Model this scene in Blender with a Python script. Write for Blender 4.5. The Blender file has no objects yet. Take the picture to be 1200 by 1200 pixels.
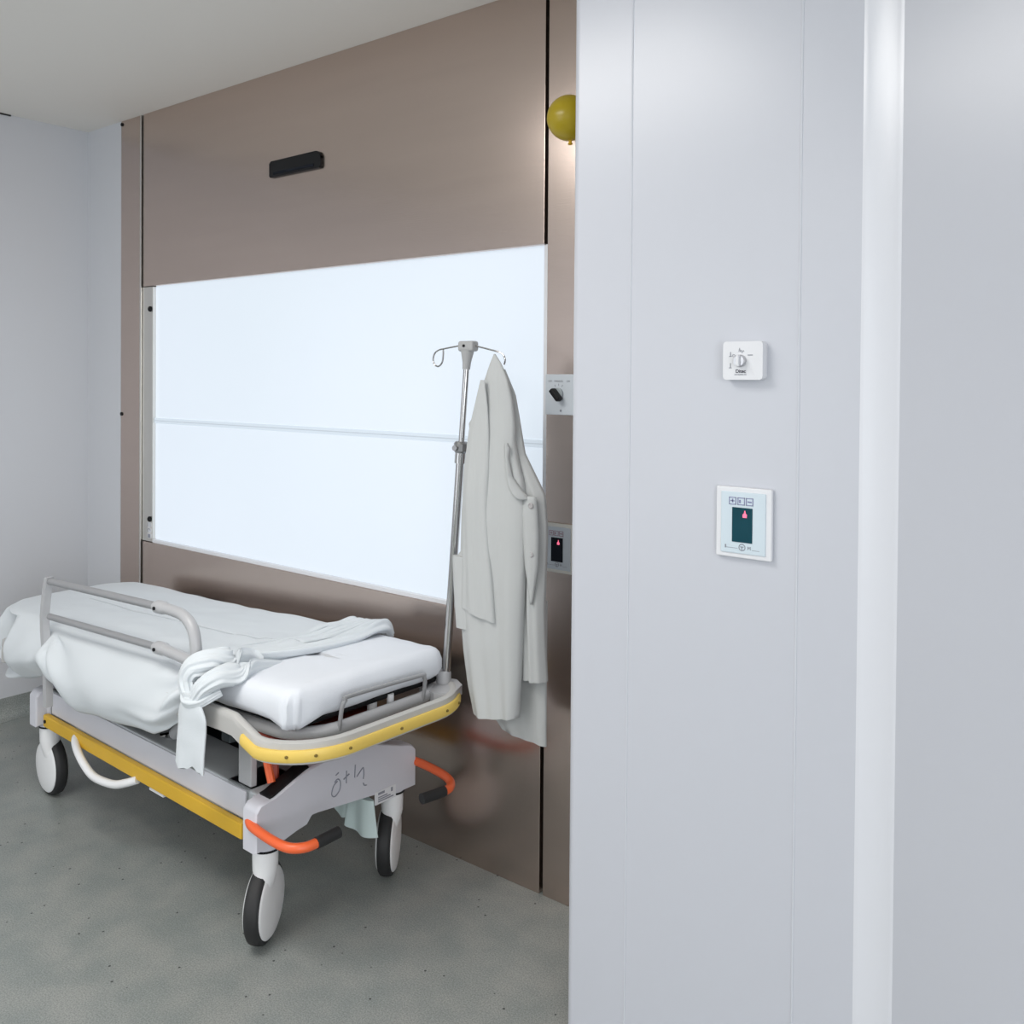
import bpy, bmesh, math, random
from math import sin, cos, pi, radians, sqrt
from mathutils import Vector, Matrix, noise

random.seed(7)
SC = bpy.context.scene
COL = SC.collection

# ------------------------------------------------------------------ camera
CAM_H = 1.5
FPX, CY = 1075.14, 459.45
YAW, PITCH, ROLL = 0.66718, 0.012955, 0.0074314
F_ = Vector((-sin(YAW) * cos(PITCH), cos(YAW) * cos(PITCH), -sin(PITCH)))
R_ = Vector((cos(YAW), sin(YAW), 0))
U_ = R_.cross(F_)
RR = cos(ROLL) * R_ + sin(ROLL) * U_
UU = -sin(ROLL) * R_ + cos(ROLL) * U_
cam = bpy.data.cameras.new('camera')
cam.sensor_width = 36.0
cam.lens = FPX / 1200 * 36
cam.shift_y = -(600 - CY) / 1200
cam.clip_start = 0.05
camo = bpy.data.objects.new('camera', cam)
M = Matrix((RR, UU, -F_)).transposed().to_4x4()
M.translation = (0, 0, CAM_H)
camo.matrix_world = M
COL.objects.link(camo)
SC.camera = camo

# ------------------------------------------------------------------ world, lights, exposure
SC.view_settings.view_transform = 'Standard'
SC.view_settings.look = 'None'
SC.view_settings.gamma = 1.0
SC.view_settings.exposure = 0.0
SC.view_settings.use_curve_mapping = False
SC.cycles.use_denoising = True
SC.cycles.max_bounces = 10
SC.cycles.diffuse_bounces = 6
SC.cycles.sample_clamp_indirect = 6.0
w = bpy.data.worlds.new('world')
SC.world = w
w.use_nodes = True
w.node_tree.nodes['Background'].inputs['Color'].default_value = (0.8, 0.88, 1, 1)
w.node_tree.nodes['Background'].inputs['Strength'].default_value = 0.3

CEIL = 2.642
XL_ROOM = -4.22


def area(name, loc, size, power, color=(1, 1, 1), rot=(0, 0, 0)):
    L = bpy.data.lights.new(name, 'AREA')
    L.shape = 'RECTANGLE'
    L.size, L.size_y = size
    L.energy = power
    L.color = color
    o = bpy.data.objects.new(name, L)
    o.location = loc
    o.rotation_euler = rot
    COL.objects.link(o)
    return o


# unseen ceiling luminaires of the room, and added soft fills standing in for daylight
area('ceiling_luminaire', (-1.9, 0.35, CEIL - 0.02), (1.2, 0.9), 34, (1, .98, .95))
area('ceiling_luminaire', (-1.6, -2.4, CEIL - 0.02), (1.2, 1.2), 26, (1, .98, .95))
area('ceiling_luminaire', (1.4, -1.2, CEIL - 0.02), (1.2, 1.2), 34, (1, .98, .95))
area('daylight_fill', (-3.0, -3.38, 1.3), (1.8, 2.3), 25, (.90, .95, 1), (radians(90), 0, 0))  # added fill from the back left, no window known there
area('daylight_fill', (2.96, -1.7, 1.3), (2.2, 2.0), 78, (.90, .95, 1), (0, radians(90), 0))  # added fill from the right, brightens the foot end of the stretcher


# ------------------------------------------------------------------ materials
def mat(name, col, rough=.5, metal=0.0, bump=0.0, bscale=80.0, var=0.0, vscale=4.0, stretch=(1, 1, 1), spec=.5, coat=0.0, sheen=0.0):
    m = bpy.data.materials.new(name)
    m.use_nodes = True
    nt = m.node_tree
    b = nt.nodes['Principled BSDF']
    b.inputs['Base Color'].default_value = (*col, 1)
    b.inputs['Roughness'].default_value = rough
    b.inputs['Metallic'].default_value = metal
    b.inputs['Specular IOR Level'].default_value = spec
    b.inputs['Coat Weight'].default_value = coat
    b.inputs['Sheen Weight'].default_value = sheen
    if bump or var:
        tc = nt.nodes.new('ShaderNodeTexCoord')
        mp = nt.nodes.new('ShaderNodeMapping')
        mp.inputs['Scale'].default_value = stretch
        nt.links.new(tc.outputs['Object'], mp.inputs['Vector'])
        if bump:
            n = nt.nodes.new('ShaderNodeTexNoise')
            n.inputs['Scale'].default_value = bscale
            n.inputs['Detail'].default_value = 4
            nt.links.new(mp.outputs['Vector'], n.inputs['Vector'])
            bp = nt.nodes.new('ShaderNodeBump')
            bp.inputs['Strength'].default_value = bump
            bp.inputs['Distance'].default_value = .002
            nt.links.new(n.outputs['Fac'], bp.inputs['Height'])
            nt.links.new(bp.outputs['Normal'], b.inputs['Normal'])
        if var:
            n2 = nt.nodes.new('ShaderNodeTexNoise')
            n2.inputs['Scale'].default_value = vscale
            n2.inputs['Detail'].default_value = 5
            nt.links.new(mp.outputs['Vector'], n2.inputs['Vector'])
            mx = nt.nodes.new('ShaderNodeMix')
            mx.data_type = 'RGBA'
            mx.inputs[6].default_value = (*[c * (1 - var) for c in col], 1)
            mx.inputs[7].default_value = (*[min(1, c * (1 + var)) for c in col], 1)
            nt.links.new(n2.outputs['Fac'], mx.inputs[0])
            nt.links.new(mx.outputs[2], b.inputs['Base Color'])
    return m


def emit(name, col, s):
    m = bpy.data.materials.new(name)
    m.use_nodes = True
    b = m.node_tree.nodes['Principled BSDF']
    b.inputs['Base Color'].default_value = (*[c * .5 for c in col], 1)
    b.inputs['Emission Color'].default_value = (*col, 1)
    b.inputs['Emission Strength'].default_value = s
    b.inputs['Roughness'].default_value = .3
    return m


WHITE = mat('white_wall_paint', (.555, .568, .615), .28, bump=.05, bscale=30, spec=.45)
WHITE2 = mat('white_left_wall_paint', (.60, .61, .64), .5, bump=.05, bscale=30)
CEILM = mat('ceiling_paint', (.82, .79, .74), .6, bump=.04, bscale=40)
STEEL = mat('brushed_steel', (.60, .495, .44), .245, 1.0, bump=.05, bscale=14, var=.05, vscale=1.6, stretch=(1, 1, 14))
STEELP = mat('pale_steel', (.72, .70, .66), .35, 1.0, bump=.03, bscale=30)
GAP = mat('joint_black', (.012, .012, .012), .7, bump=.1)
BLACK = mat('black_plastic', (.009, .009, .010), .45, bump=.05, bscale=200, spec=.2)
RUBBER = mat('black_rubber', (.02, .02, .021), .6, bump=.15, bscale=200)
GREY = mat('grey_paint', (.64, .64, .69), .4, bump=.03, bscale=200, var=.04, vscale=8)
GREYD = mat('deck_grey', (.45, .475, .49), .45, bump=.03, bscale=200, var=.06, vscale=6)
TUBE = mat('grey_tube_paint', (.46, .46, .47), .32, bump=.02, bscale=200)
RAILM = mat('side_rail_grey', (.36, .36, .37), .35, .3, bump=.02, bscale=200)
YELLOW = mat('yellow_plastic', (.72, .43, .03), .42, bump=.04, bscale=150, var=.06, vscale=9)
YELLOWL = mat('pale_yellow_bumper', (.82, .58, .13), .42, bump=.04, bscale=150, var=.06, vscale=9)
ORANGE = mat('orange_paint', (.85, .14, .04), .35, bump=.03, bscale=150)
RED = mat('red_brown_paint', (.45, .08, .05), .45, bump=.04, bscale=150)
CASTER = mat('white_caster_plastic', (.84, .84, .845), .35, bump=.02, bscale=200)
CHROME = mat('chrome', (.55, .54, .53), .12, 1.0, bump=.02, bscale=100)
SHEET = mat('white_sheet_cotton', (.68, .715, .74), .9, bump=.25, bscale=420, spec=.2, sheen=.15)
MATT = mat('white_fitted_sheet', (.76, .785, .83), .9, bump=.25, bscale=420, spec=.2, sheen=.15)
COAT = mat('white_coat_cotton', (.51, .52, .515), .92, bump=.25, bscale=500, spec=.15)
GREENC = mat('pale_green_cloth', (.56, .66, .65), .9, bump=.2, bscale=300, spec=.2)
DARK = mat('dark_underframe', (.03, .04, .045), .6, bump=.1)
WPLAST = mat('white_plastic', (.74, .745, .77), .38, bump=.02, bscale=200)
GPLAST = mat('grey_front_plate', (.58, .62, .66), .4, bump=.02, bscale=200)
BPLAST = mat('bluish_front_plate', (.60, .69, .75), .4, bump=.02, bscale=200)
INK = mat('ink', (.03, .03, .05), .6, bump=.02)
INKG = mat('grey_ink', (.25, .26, .30), .6, bump=.02)
YBALL = mat('yellow_ball_plastic', (.46, .34, .008), .28, bump=.02, bscale=60, var=.08, vscale=20)
TEAL = mat('teal_glass', (.004, .05, .07), .12, bump=.01, var=.3, vscale=12, spec=.08)
DGLASS = mat('dark_glass', (.012, .014, .02), .12, bump=.01, var=.3, vscale=12, spec=.08)
LED = emit('pink_indicator', (.95, .16, .28), 1.0)


def light_panel_mat():
    m = bpy.data.materials.new('backlit_opal_panel')
    m.use_nodes = True
    nt = m.node_tree
    b = nt.nodes['Principled BSDF']
    b.inputs['Base Color'].default_value = (.24, .25, .26, 1)
    b.inputs['Roughness'].default_value = .3
    n = nt.nodes.new('ShaderNodeTexNoise')
    n.inputs['Scale'].default_value = .9
    n.inputs['Detail'].default_value = 1
    tc = nt.nodes.new('ShaderNodeTexCoord')
    nt.links.new(tc.outputs['Object'], n.inputs['Vector'])
    mx = nt.nodes.new('ShaderNodeMix')
    mx.data_type = 'RGBA'
    mx.inputs[6].default_value = (.56, .635, .70, 1)
    mx.inputs[7].default_value = (.63, .695, .79, 1)
    nt.links.new(n.outputs['Fac'], mx.inputs[0])
    nt.links.new(mx.outputs[2], b.inputs['Emission Color'])
    b.inputs['Emission Strength'].default_value = 1.0
    return m


PANEL = light_panel_mat()


def floor_mat():
    m = bpy.data.materials.new('speckled_vinyl_floor')
    m.use_nodes = True
    nt = m.node_tree
    L = nt.links.new
    b = nt.nodes['Principled BSDF']
    b.inputs['Roughness'].default_value = .42
    tc = nt.nodes.new('ShaderNodeTexCoord')
    n1 = nt.nodes.new('ShaderNodeTexNoise')
    n1.inputs['Scale'].default_value = 9
    n1.inputs['Detail'].default_value = 6
    L(tc.outputs['Object'], n1.inputs['Vector'])
    r1 = nt.nodes.new('ShaderNodeValToRGB')
    r1.color_ramp.elements[0].position = .35
    r1.color_ramp.elements[0].color = (.255, .28, .27, 1)
    r1.color_ramp.elements[1].position = .65
    r1.color_ramp.elements[1].color = (.315, .327, .312, 1)
    L(n1.outputs['Fac'], r1.inputs['Fac'])
    # fine pale and dark granules
    n2 = nt.nodes.new('ShaderNodeTexNoise')
    n2.inputs['Scale'].default_value = 260
    n2.inputs['Detail'].default_value = 2
    L(tc.outputs['Object'], n2.inputs['Vector'])
    r2 = nt.nodes.new('ShaderNodeValToRGB')
    r2.color_ramp.elements[0].position = .3
    r2.color_ramp.elements[0].color = (.72, .72, .72, 1)
    r2.color_ramp.elements[1].position = .7
    r2.color_ramp.elements[1].color = (1.25, 1.25, 1.25, 1)
    L(n2.outputs['Fac'], r2.inputs['Fac'])
    mul = nt.nodes.new('ShaderNodeMix')
    mul.data_type = 'RGBA'
    mul.blend_type = 'MULTIPLY'
    mul.inputs[0].default_value = 1
    L(r1.outputs['Color'], mul.inputs[6])
    L(r2.outputs['Color'], mul.inputs[7])
    # sparse dark specks
    v = nt.nodes.new('ShaderNodeTexVoronoi')
    v.inputs['Scale'].default_value = 26
    L(tc.outputs['Object'], v.inputs['Vector'])
    lt = nt.nodes.new('ShaderNodeMath')
    lt.operation = 'LESS_THAN'
    lt.inputs[1].default_value = .085
    L(v.outputs['Distance'], lt.inputs[0])
    sp = nt.nodes.new('ShaderNodeSeparateColor')
    L(v.outputs['Color'], sp.inputs['Color'])
    gt = nt.nodes.new('ShaderNodeMath')
    gt.operation = 'GREATER_THAN'
    gt.inputs[1].default_value = .55
    L(sp.outputs['Red'], gt.inputs[0])
    an = nt.nodes.new('ShaderNodeMath')
    an.operation = 'MULTIPLY'
    L(lt.outputs[0], an.inputs[0])
    L(gt.outputs[0], an.inputs[1])
    mx = nt.nodes.new('ShaderNodeMix')
    mx.data_type = 'RGBA'
    L(an.outputs[0], mx.inputs[0])
    L(mul.outputs[2], mx.inputs[6])
    mx.inputs[7].default_value = (.045, .05, .05, 1)
    L(mx.outputs[2], b.inputs['Base Color'])
    return m


FLOOR = floor_mat()


# ------------------------------------------------------------------ mesh helpers
class MB:
    def __init__(s):
        s.v, s.f = [], []

    def add(s, v, f):
        o = len(s.v)
        s.v += [tuple(p) for p in v]
        s.f += [tuple(i + o for i in q) for q in f]
        return s

    def box(s, x0, x1, y0, y1, z0, z1, bev=0.0, seg=2):
        bm = bmesh.new()
        bmesh.ops.create_cube(bm, size=1)
        for p in bm.verts:
            p.co = Vector(((x0 + x1) / 2 + p.co.x * (x1 - x0), (y0 + y1) / 2 + p.co.y * (y1 - y0), (z0 + z1) / 2 + p.co.z * (z1 - z0)))
        if bev:
            bmesh.ops.bevel(bm, geom=bm.edges[:], offset=bev, segments=seg, affect='EDGES', profile=.5, clamp_overlap=True)
        bm.verts.index_update()
        s.add([p.co.copy() for p in bm.verts], [[q.index for q in f.verts] for f in bm.faces])
        bm.free()
        return s

    def tube(s, path, r, n=12, closed=False, smooth=0, rz=None):
        P = [Vector(p) for p in path]
        if smooth:
            P = spline(P, smooth, closed)
        N = len(P)
        rs = r if isinstance(r, (list, tuple)) else None
        fr = None
        vs, fs = [], []
        for i in range(N):
            if closed:
                t = (P[(i + 1) % N] - P[i - 1]).normalized()
            else:
                t = (P[min(i + 1, N - 1)] - P[max(i - 1, 0)]).normalized()
            if fr is None:
                a = Vector((0, 0, 1)) if abs(t.z) < .9 else Vector((1, 0, 0))
                fr = (a - t * a.dot(t)).normalized()
            else:
                fr = (fr - t * fr.dot(t)).normalized()
            b = t.cross(fr)
            if rs:
                k = i / (N - 1) * (len(rs) - 1)
                j = min(int(k), len(rs) - 2)
                ra = rs[j] + (rs[j + 1] - rs[j]) * (k - j)
            else:
                ra = r
            for q in range(n):
                an = 2 * pi * q / n
                vs.append(P[i] + fr * ra * cos(an) + b * ra * sin(an))
        m = N if closed else N - 1
        for i in range(m):
            for q in range(n):
                a, c = i * n + q, i * n + (q + 1) % n
                d, e = ((i + 1) % N) * n + q, ((i + 1) % N) * n + (q + 1) % n
                fs.append((a, c, e, d))
        if not closed:
            fs.append(tuple(range(n))[::-1])
            fs.append(tuple((N - 1) * n + q for q in range(n)))
        return s.add(vs, fs)

    def lathe(s, prof, n=24, mtx=None):
        """profile of (radius, height) turned round z, moved by mtx"""
        vs, fs = [], []
        for r, z in prof:
            for q in range(n):
                a = 2 * pi * q / n
                vs.append(Vector((r * cos(a), r * sin(a), z)))
        for i in range(len(prof) - 1):
            for q in range(n):
                fs.append((i * n + q, i * n + (q + 1) % n, (i + 1) * n + (q + 1) % n, (i + 1) * n + q))
        fs.append(tuple(range(n))[::-1])
        fs.append(tuple((len(prof) - 1) * n + q for q in range(n)))
        if mtx:
            vs = [mtx @ p for p in vs]
        return s.add(vs, fs)

    def prism(s, pts, a0, a1, axis=2):
        """polygon pts (two coordinates) extruded along axis from a0 to a1"""
        def P(p, a):
            return {0: (a, p[0], p[1]), 1: (p[0], a, p[1]), 2: (p[0], p[1], a)}[axis]
        n = len(pts)
        vs = [P(p, a0) for p in pts] + [P(p, a1) for p in pts]
        fs = [tuple(range(n))[::-1], tuple(range(n, 2 * n))]
        fs += [(i, (i + 1) % n, n + (i + 1) % n, n + i) for i in range(n)]
        return s.add(vs, fs)

    def rings(s, rings, cap=True):
        n = len(rings[0])
        vs = [p for r in rings for p in r]
        fs = []
        for i in range(len(rings) - 1):
            for q in range(n):
                fs.append((i * n + q, i * n + (q + 1) % n, (i + 1) * n + (q + 1) % n, (i + 1) * n + q))
        if cap:
            fs.append(tuple(range(n))[::-1])
            fs.append(tuple((len(rings) - 1) * n + q for q in range(n)))
        return s.add(vs, fs)

    def grid(s, rows):
        n = len(rows[0])
        vs = [p for r in rows for p in r]
        fs = [(i * n + j, i * n + j + 1, (i + 1) * n + j + 1, (i + 1) * n + j) for i in range(len(rows) - 1) for j in range(n - 1)]
        return s.add(vs, fs)

    def build(s, name, m, parent=None, smooth=35, solid=0, subd=0, fn=None):
        me = bpy.data.meshes.new(name)
        V = [fn(*p) for p in s.v] if fn else s.v
        me.from_pydata([tuple(p) for p in V], [], s.f)
        bm = bmesh.new()
        bm.from_mesh(me)
        bmesh.ops.remove_doubles(bm, verts=bm.verts, dist=1e-5)
        bmesh.ops.recalc_face_normals(bm, faces=bm.faces)
        bm.to_mesh(me)
        bm.free()
        if smooth:
            me.polygons.foreach_set('use_smooth', [True] * len(me.polygons))
            me.set_sharp_from_angle(angle=radians(smooth))
        me.materials.append(m)
        o = bpy.data.objects.new(name, me)
        COL.objects.link(o)
        if parent:
            o.parent = parent
        if solid:
            md = o.modifiers.new('thickness', 'SOLIDIFY')
            md.thickness = solid
            md.offset = 0
        if subd:
            md = o.modifiers.new('smooth', 'SUBSURF')
            md.levels = md.render_levels = subd
        if 0 < smooth < 80 and not subd:
            md = o.modifiers.new('normals', 'WEIGHTED_NORMAL')
            md.keep_sharp = True
        return o


def spline(P, k, closed=False):
    P = [Vector(p) for p in P]
    N = len(P)
    out = []
    for i in range(N if closed else N - 1):
        if closed:
            a, b, c, d = P[i - 1], P[i], P[(i + 1) % N], P[(i + 2) % N]
        else:
            b, c = P[i], P[i + 1]
            a = P[i - 1] if i else b * 2 - c
            d = P[i + 2] if i + 2 < N else c * 2 - b
        for j in range(k):
            t = j / k
            out.append(.5 * ((2 * b) + (c - a) * t + (2 * a - 5 * b + 4 * c - d) * t * t + (3 * b - a - 3 * c + d) * t ** 3))
    if not closed:
        out.append(P[-1])
    return out


def lerp_tab(tab, x):
    if x <= tab[0][0]:
        return tab[0][1]
    for (a, b), (c, d) in zip(tab, tab[1:]):
        if x <= c:
            return b + (d - b) * (x - a) / (c - a)
    return tab[-1][1]


def sstep(a, b, x):
    t = min(1, max(0, (x - a) / (b - a)))
    return t * t * (3 - 2 * t)


def rrect(x0, x1, y0, y1, r, n=8):
    pts = []
    for cx, cy, a0 in ((x1 - r, y1 - r, 0), (x0 + r, y1 - r, 90), (x0 + r, y0 + r, 180), (x1 - r, y0 + r, 270)):
        for i in range(n + 1):
            a = radians(a0 + 90 * i / n)
            pts.append((cx + r * cos(a), cy + r * sin(a)))
    return pts


def tag(o, label=None, cat=None, group=None, kind=None):
    if label:
        o['label'] = label
    if cat:
        o['category'] = cat
    if group:
        o['group'] = group
    if kind:
        o['kind'] = kind
    return o


def empty(name, loc=(0, 0, 0), rz=0.0):
    o = bpy.data.objects.new(name, None)
    o.empty_display_size = .1
    o.location = loc
    o.rotation_euler = (0, 0, rz)
    COL.objects.link(o)
    return o


def text(body, name, size, loc, rot, m, parent, ext=.0003, bold=0.0):
    c = bpy.data.curves.new(name, 'FONT')
    c.body = body
    c.size = size
    c.align_x = 'CENTER'
    c.align_y = 'CENTER'
    c.extrude = ext
    c.offset = bold
    c.materials.append(m)
    tmp = bpy.data.objects.new('text_source', c)
    COL.objects.link(tmp)
    me = bpy.data.meshes.new_from_object(tmp.evaluated_get(bpy.context.evaluated_depsgraph_get()))
    bpy.data.objects.remove(tmp)
    bpy.data.curves.remove(c)
    me.name = name
    me.materials.clear()
    me.materials.append(m)
    o = bpy.data.objects.new(name, me)
    COL.objects.link(o)
    o.location = loc
    o.rotation_euler = rot
    o.parent = parent
    return o


# ------------------------------------------------------------------ the setting
YW = 2.146         # steel wall face
XL = -4.22         # left wall face
X0, X1, Y0, Y1 = XL, 3.0, -3.4, 2.4
tag(MB().box(X0 - .1, X1 + .1, Y0 - .1, Y1 + .1, -.1, 0).build('floor', FLOOR), kind='structure')
tag(MB().box(X0 - .1, X1 + .1, Y0 - .1, Y1 + .1, CEIL, CEIL + .1).build('ceiling', CEILM), kind='structure')
wl = tag(MB().box(XL - .1, XL, Y0, YW + .02, 0, CEIL).build('wall_left', WHITE2), kind='structure')
# vinyl of the floor run up the foot of the left wall as a hollow cove
cv = [(XL, .09), (XL + .004, .09)] + [(XL + .004 + .05 * (1 - cos(a)), .052 - .05 * sin(a)) for a in [radians(90 * i / 6) for i in range(7)]] + [(XL + .054, 0), (XL, 0)]
tag(MB().prism(cv, Y0, YW, 1).build('baseboard_left', FLOOR), kind='structure')
tag(MB().box(XL, XL + .006, 1.62, 1.80, CEIL - .006, CEIL).build('trim_1', GAP), kind='structure')
tag(MB().box(X0, X1, Y0 - .1, Y0, 0, CEIL).build('wall_south', WHITE2), kind='structure')
tag(MB().box(X1, X1 + .1, Y0, Y1, 0, CEIL).build('wall_east', WHITE2), kind='structure')

# steel wall: white return, backing, narrow frame strips, two big panels
wb = MB()
wb.box(XL, -3.925, YW, YW + .15, 0, CEIL)
wb.box(-3.925, -1.0, YW + .12, YW + .2, 0, CEIL)
wb = tag(wb.build('wall_back', WHITE2), kind='structure')
MB().box(-3.925, -1.0, YW + .03, YW + .12, 0, .78).box(-3.925, -1.0, YW + .03, YW + .12, 1.90, CEIL).build('joint_backing', GAP, wb)
WX0, WX1 = -3.74, -1.576          # hatch opening
WZ0, WZ1 = .786, 1.895
MB().box(-3.923, -3.763, YW, YW + .03, 0, CEIL, .002).build('frame_strip', STEEL, wb)
MB().box(-3.763, -3.752, YW - .003, YW + .03, 0, CEIL, .002).build('edge_bead', STEELP, wb)
MB().box(-1.564, -1.0, YW, YW + .03, 0, CEIL, .002).build('frame_strip', STEEL, wb)
MB().box(-3.738, -1.576, YW, YW + .03, WZ1, CEIL, .002).build('steel_panel', STEEL, wb)
MB().box(-3.738, -1.576, YW, YW + .03, 0, WZ0, .002).build('steel_panel', STEEL, wb)
for z in (CEIL - .015, 1.336):
    MB().lathe([(.008, 0), (.008, .004), (.005, .006)], 12, Matrix.Translation((-3.915, YW, z)) @ Matrix.Rotation(pi / 2, 4, 'X')).build('black_plug', BLACK, wb)

# backlit patient transfer hatch
win = MB()
win.box(-3.745, WX1 + .012, YW + .06, YW + .1, WZ0 - .02, WZ1 + .02)
win = tag(win.build('window_1', STEELP), kind='structure')
MB().box(-3.748, -3.668, YW + .004, YW + .05, WZ0 + .002, WZ1 - .002, .003).build('window_jamb', STEELP, win)
MB().box(-1.582, -1.566, YW + .008, YW + .06, WZ0, WZ1, .002).build('window_jamb', WPLAST, win)
MB().box(-3.668, -1.576, YW + .004, YW + .06, WZ0, WZ0 + .014, .002).build('window_sill', WPLAST, win)
MID = 1.3143
MB().box(-3.668, -1.582, YW + .018, YW + .06, WZ0 + .014, MID - .012, .003).build('pane', PANEL, win)
MB().box(-3.668, -1.582, YW + .018, YW + .06, MID + .012, WZ1, .003).build('pane', PANEL, win)
tb = MB()
tb.box(-3.668, -1.582, YW + .012, YW + .05, MID - .0125, MID + .0125, .004)
OPAL = emit('opal_joint', (.50, .56, .62), .95)
tb.build('transom', OPAL, win)
MB().box(-3.668, -1.582, YW + .010, YW + .03, MID - .002, MID + .002, .001).build('joint_line', emit('opal_joint_line', (.42, .47, .52), .9), win)
for z in (1.796, .887):
    MB().lathe([(.012, 0), (.012, .006), (.008, .010), (.003, .011)], 14, Matrix.Translation((-3.684, YW + .004, z)) @ Matrix.Rotation(pi / 2, 4, 'X')).build('black_bolt', BLACK, win)
for z, sym in ((.862, 'I'), (.838, 'o'), (.814, '#')):
    st = MB().box(-3.702, -3.674, YW + .002, YW + .005, z - .010, z + .010).build('sticker', WPLAST, win)
    mk = MB()
    if sym == 'I':
        mk.box(-3.698, -3.695, YW + .001, YW + .003, z - .008, z + .008).box(-3.682, -3.679, YW + .001, YW + .003, z - .008, z + .008)
    elif sym == 'o':
        mk.box(-3.698, -3.694, YW + .001, YW + .003, z - .008, z + .008).box(-3.694, -3.680, YW + .001, YW + .003, z + .004, z + .007).box(-3.683, -3.680, YW + .001, YW + .003, z - .004, z + .004)
    else:
        mk.box(-3.698, -3.679, YW + .001, YW + .003, z - .008, z + .007)
    mk.build('printed_mark', INKG, st)

# white wall block on the right, rounded at both corners, clad in three panels
PX0, PX1, PY = -1.147, -.50, 1.66
OB = radians(25)                       # the wall bends towards the room here, through a hollow cove
core = tag(MB().box(PX0 + .012, PX1 - .05, PY + .012, Y1, 0, CEIL).build('wall_right', WHITE), kind='structure')


def panel(pts, name='wall_panel'):
    return MB().prism(pts, 0, CEIL, 2).build(name, WHITE, core, smooth=30)


def arc(cx, cy, r, a0, a1, n=10):
    return [(cx + r * cos(radians(a0 + (a1 - a0) * i / n)), cy + r * sin(radians(a0 + (a1 - a0) * i / n))) for i in range(n + 1)]


rl, rr = .022, .17
panel([(PX0, YW), *arc(PX0 + rl, PY + rl, rl, 180, 270), (-.9955, PY), (-.9955, PY + .012), (PX0 + .012, PY + .012 + rl), (PX0 + .012, YW)])
panel([(-.9925, PY), (-.6345, PY), (-.6345, PY + .012), (-.9925, PY + .012)])
cove = arc(-.522, PY - rr, rr, 90, 65, 12)
ce = cove[-1]
cove_end = (ce[0] + 3.9 * cos(OB), ce[1] - 3.9 * sin(OB))
panel([(-.6315, PY), cove[0], (cove[0][0], PY + .012), (-.6315, PY + .012)])
COVE = mat('cove_highlight_white', (.71, .722, .765), .24, bump=.02)  # paler than the wall paint: the bright highlight band is put into its colour
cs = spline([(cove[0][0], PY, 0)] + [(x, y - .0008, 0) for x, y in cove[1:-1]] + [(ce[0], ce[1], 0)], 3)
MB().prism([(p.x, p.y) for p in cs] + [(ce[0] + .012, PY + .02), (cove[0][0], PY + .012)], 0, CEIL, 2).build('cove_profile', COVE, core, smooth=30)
panel([ce, cove_end, (cove_end[0] + .2, cove_end[1] + .5), (ce[0] + .2, ce[1] + .5), (ce[0] + .005, ce[1] + .02)])
SEAL = mat('white_sealant', (.61, .625, .67), .3, bump=.02)
for x, y in ((-.994, PY + .0005), (-.633, PY + .0005)):
    MB().tube([(x, y, 0), (x, y, CEIL)], .0024, 8).build('joint_sealant', SEAL, core)

# ------------------------------------------------------------------ fixtures on the walls
RX = (pi / 2, 0, 0)     # text standing on a wall that faces -Y

# black door sensor on the upper steel panel
ds = empty('door_sensor', (-2.70, YW, 2.279))
tag(ds, 'black bar-shaped sensor housing on the upper steel panel above the lit hatch', 'sensor')
pts = [(-.146, -.024), (-.140, -.030), (.138, -.030), (.146, -.022), (.146, .010)] + [(.118 + .028 * cos(radians(a)), .004 + .028 * sin(radians(a))) for a in range(0, 91, 15)] + [(-.136, .030), (-.146, .022)]
MB().prism(pts, -.010, 0, 1).build('housing', BLACK, ds)
MB().box(-.12, .11, -.012, -.006, -.022, -.012, .001).build('lens_strip', DGLASS, ds)

# yellow ball on the narrow steel strip
yb = empty('yellow_ball', (-1.448, YW, 2.222))
tag(yb, 'small round yellow ball with a nub below, high on the narrow steel strip', 'ball')
MB().lathe([(.001, -.062)] + [(.062 * cos(radians(a)), .062 * sin(radians(a))) for a in range(-85, 86, 8)] + [(.001, .062)], 32, Matrix.Translation((0, -.062, 0))).build('ball_body', YBALL, yb, smooth=60)
MB().lathe([(.004, -.012), (.007, -.010), (.004, -.002), (.007, .002)], 10, Matrix.Translation((.004, -.062, -.0625))).build('nub', YELLOW, yb)


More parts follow.
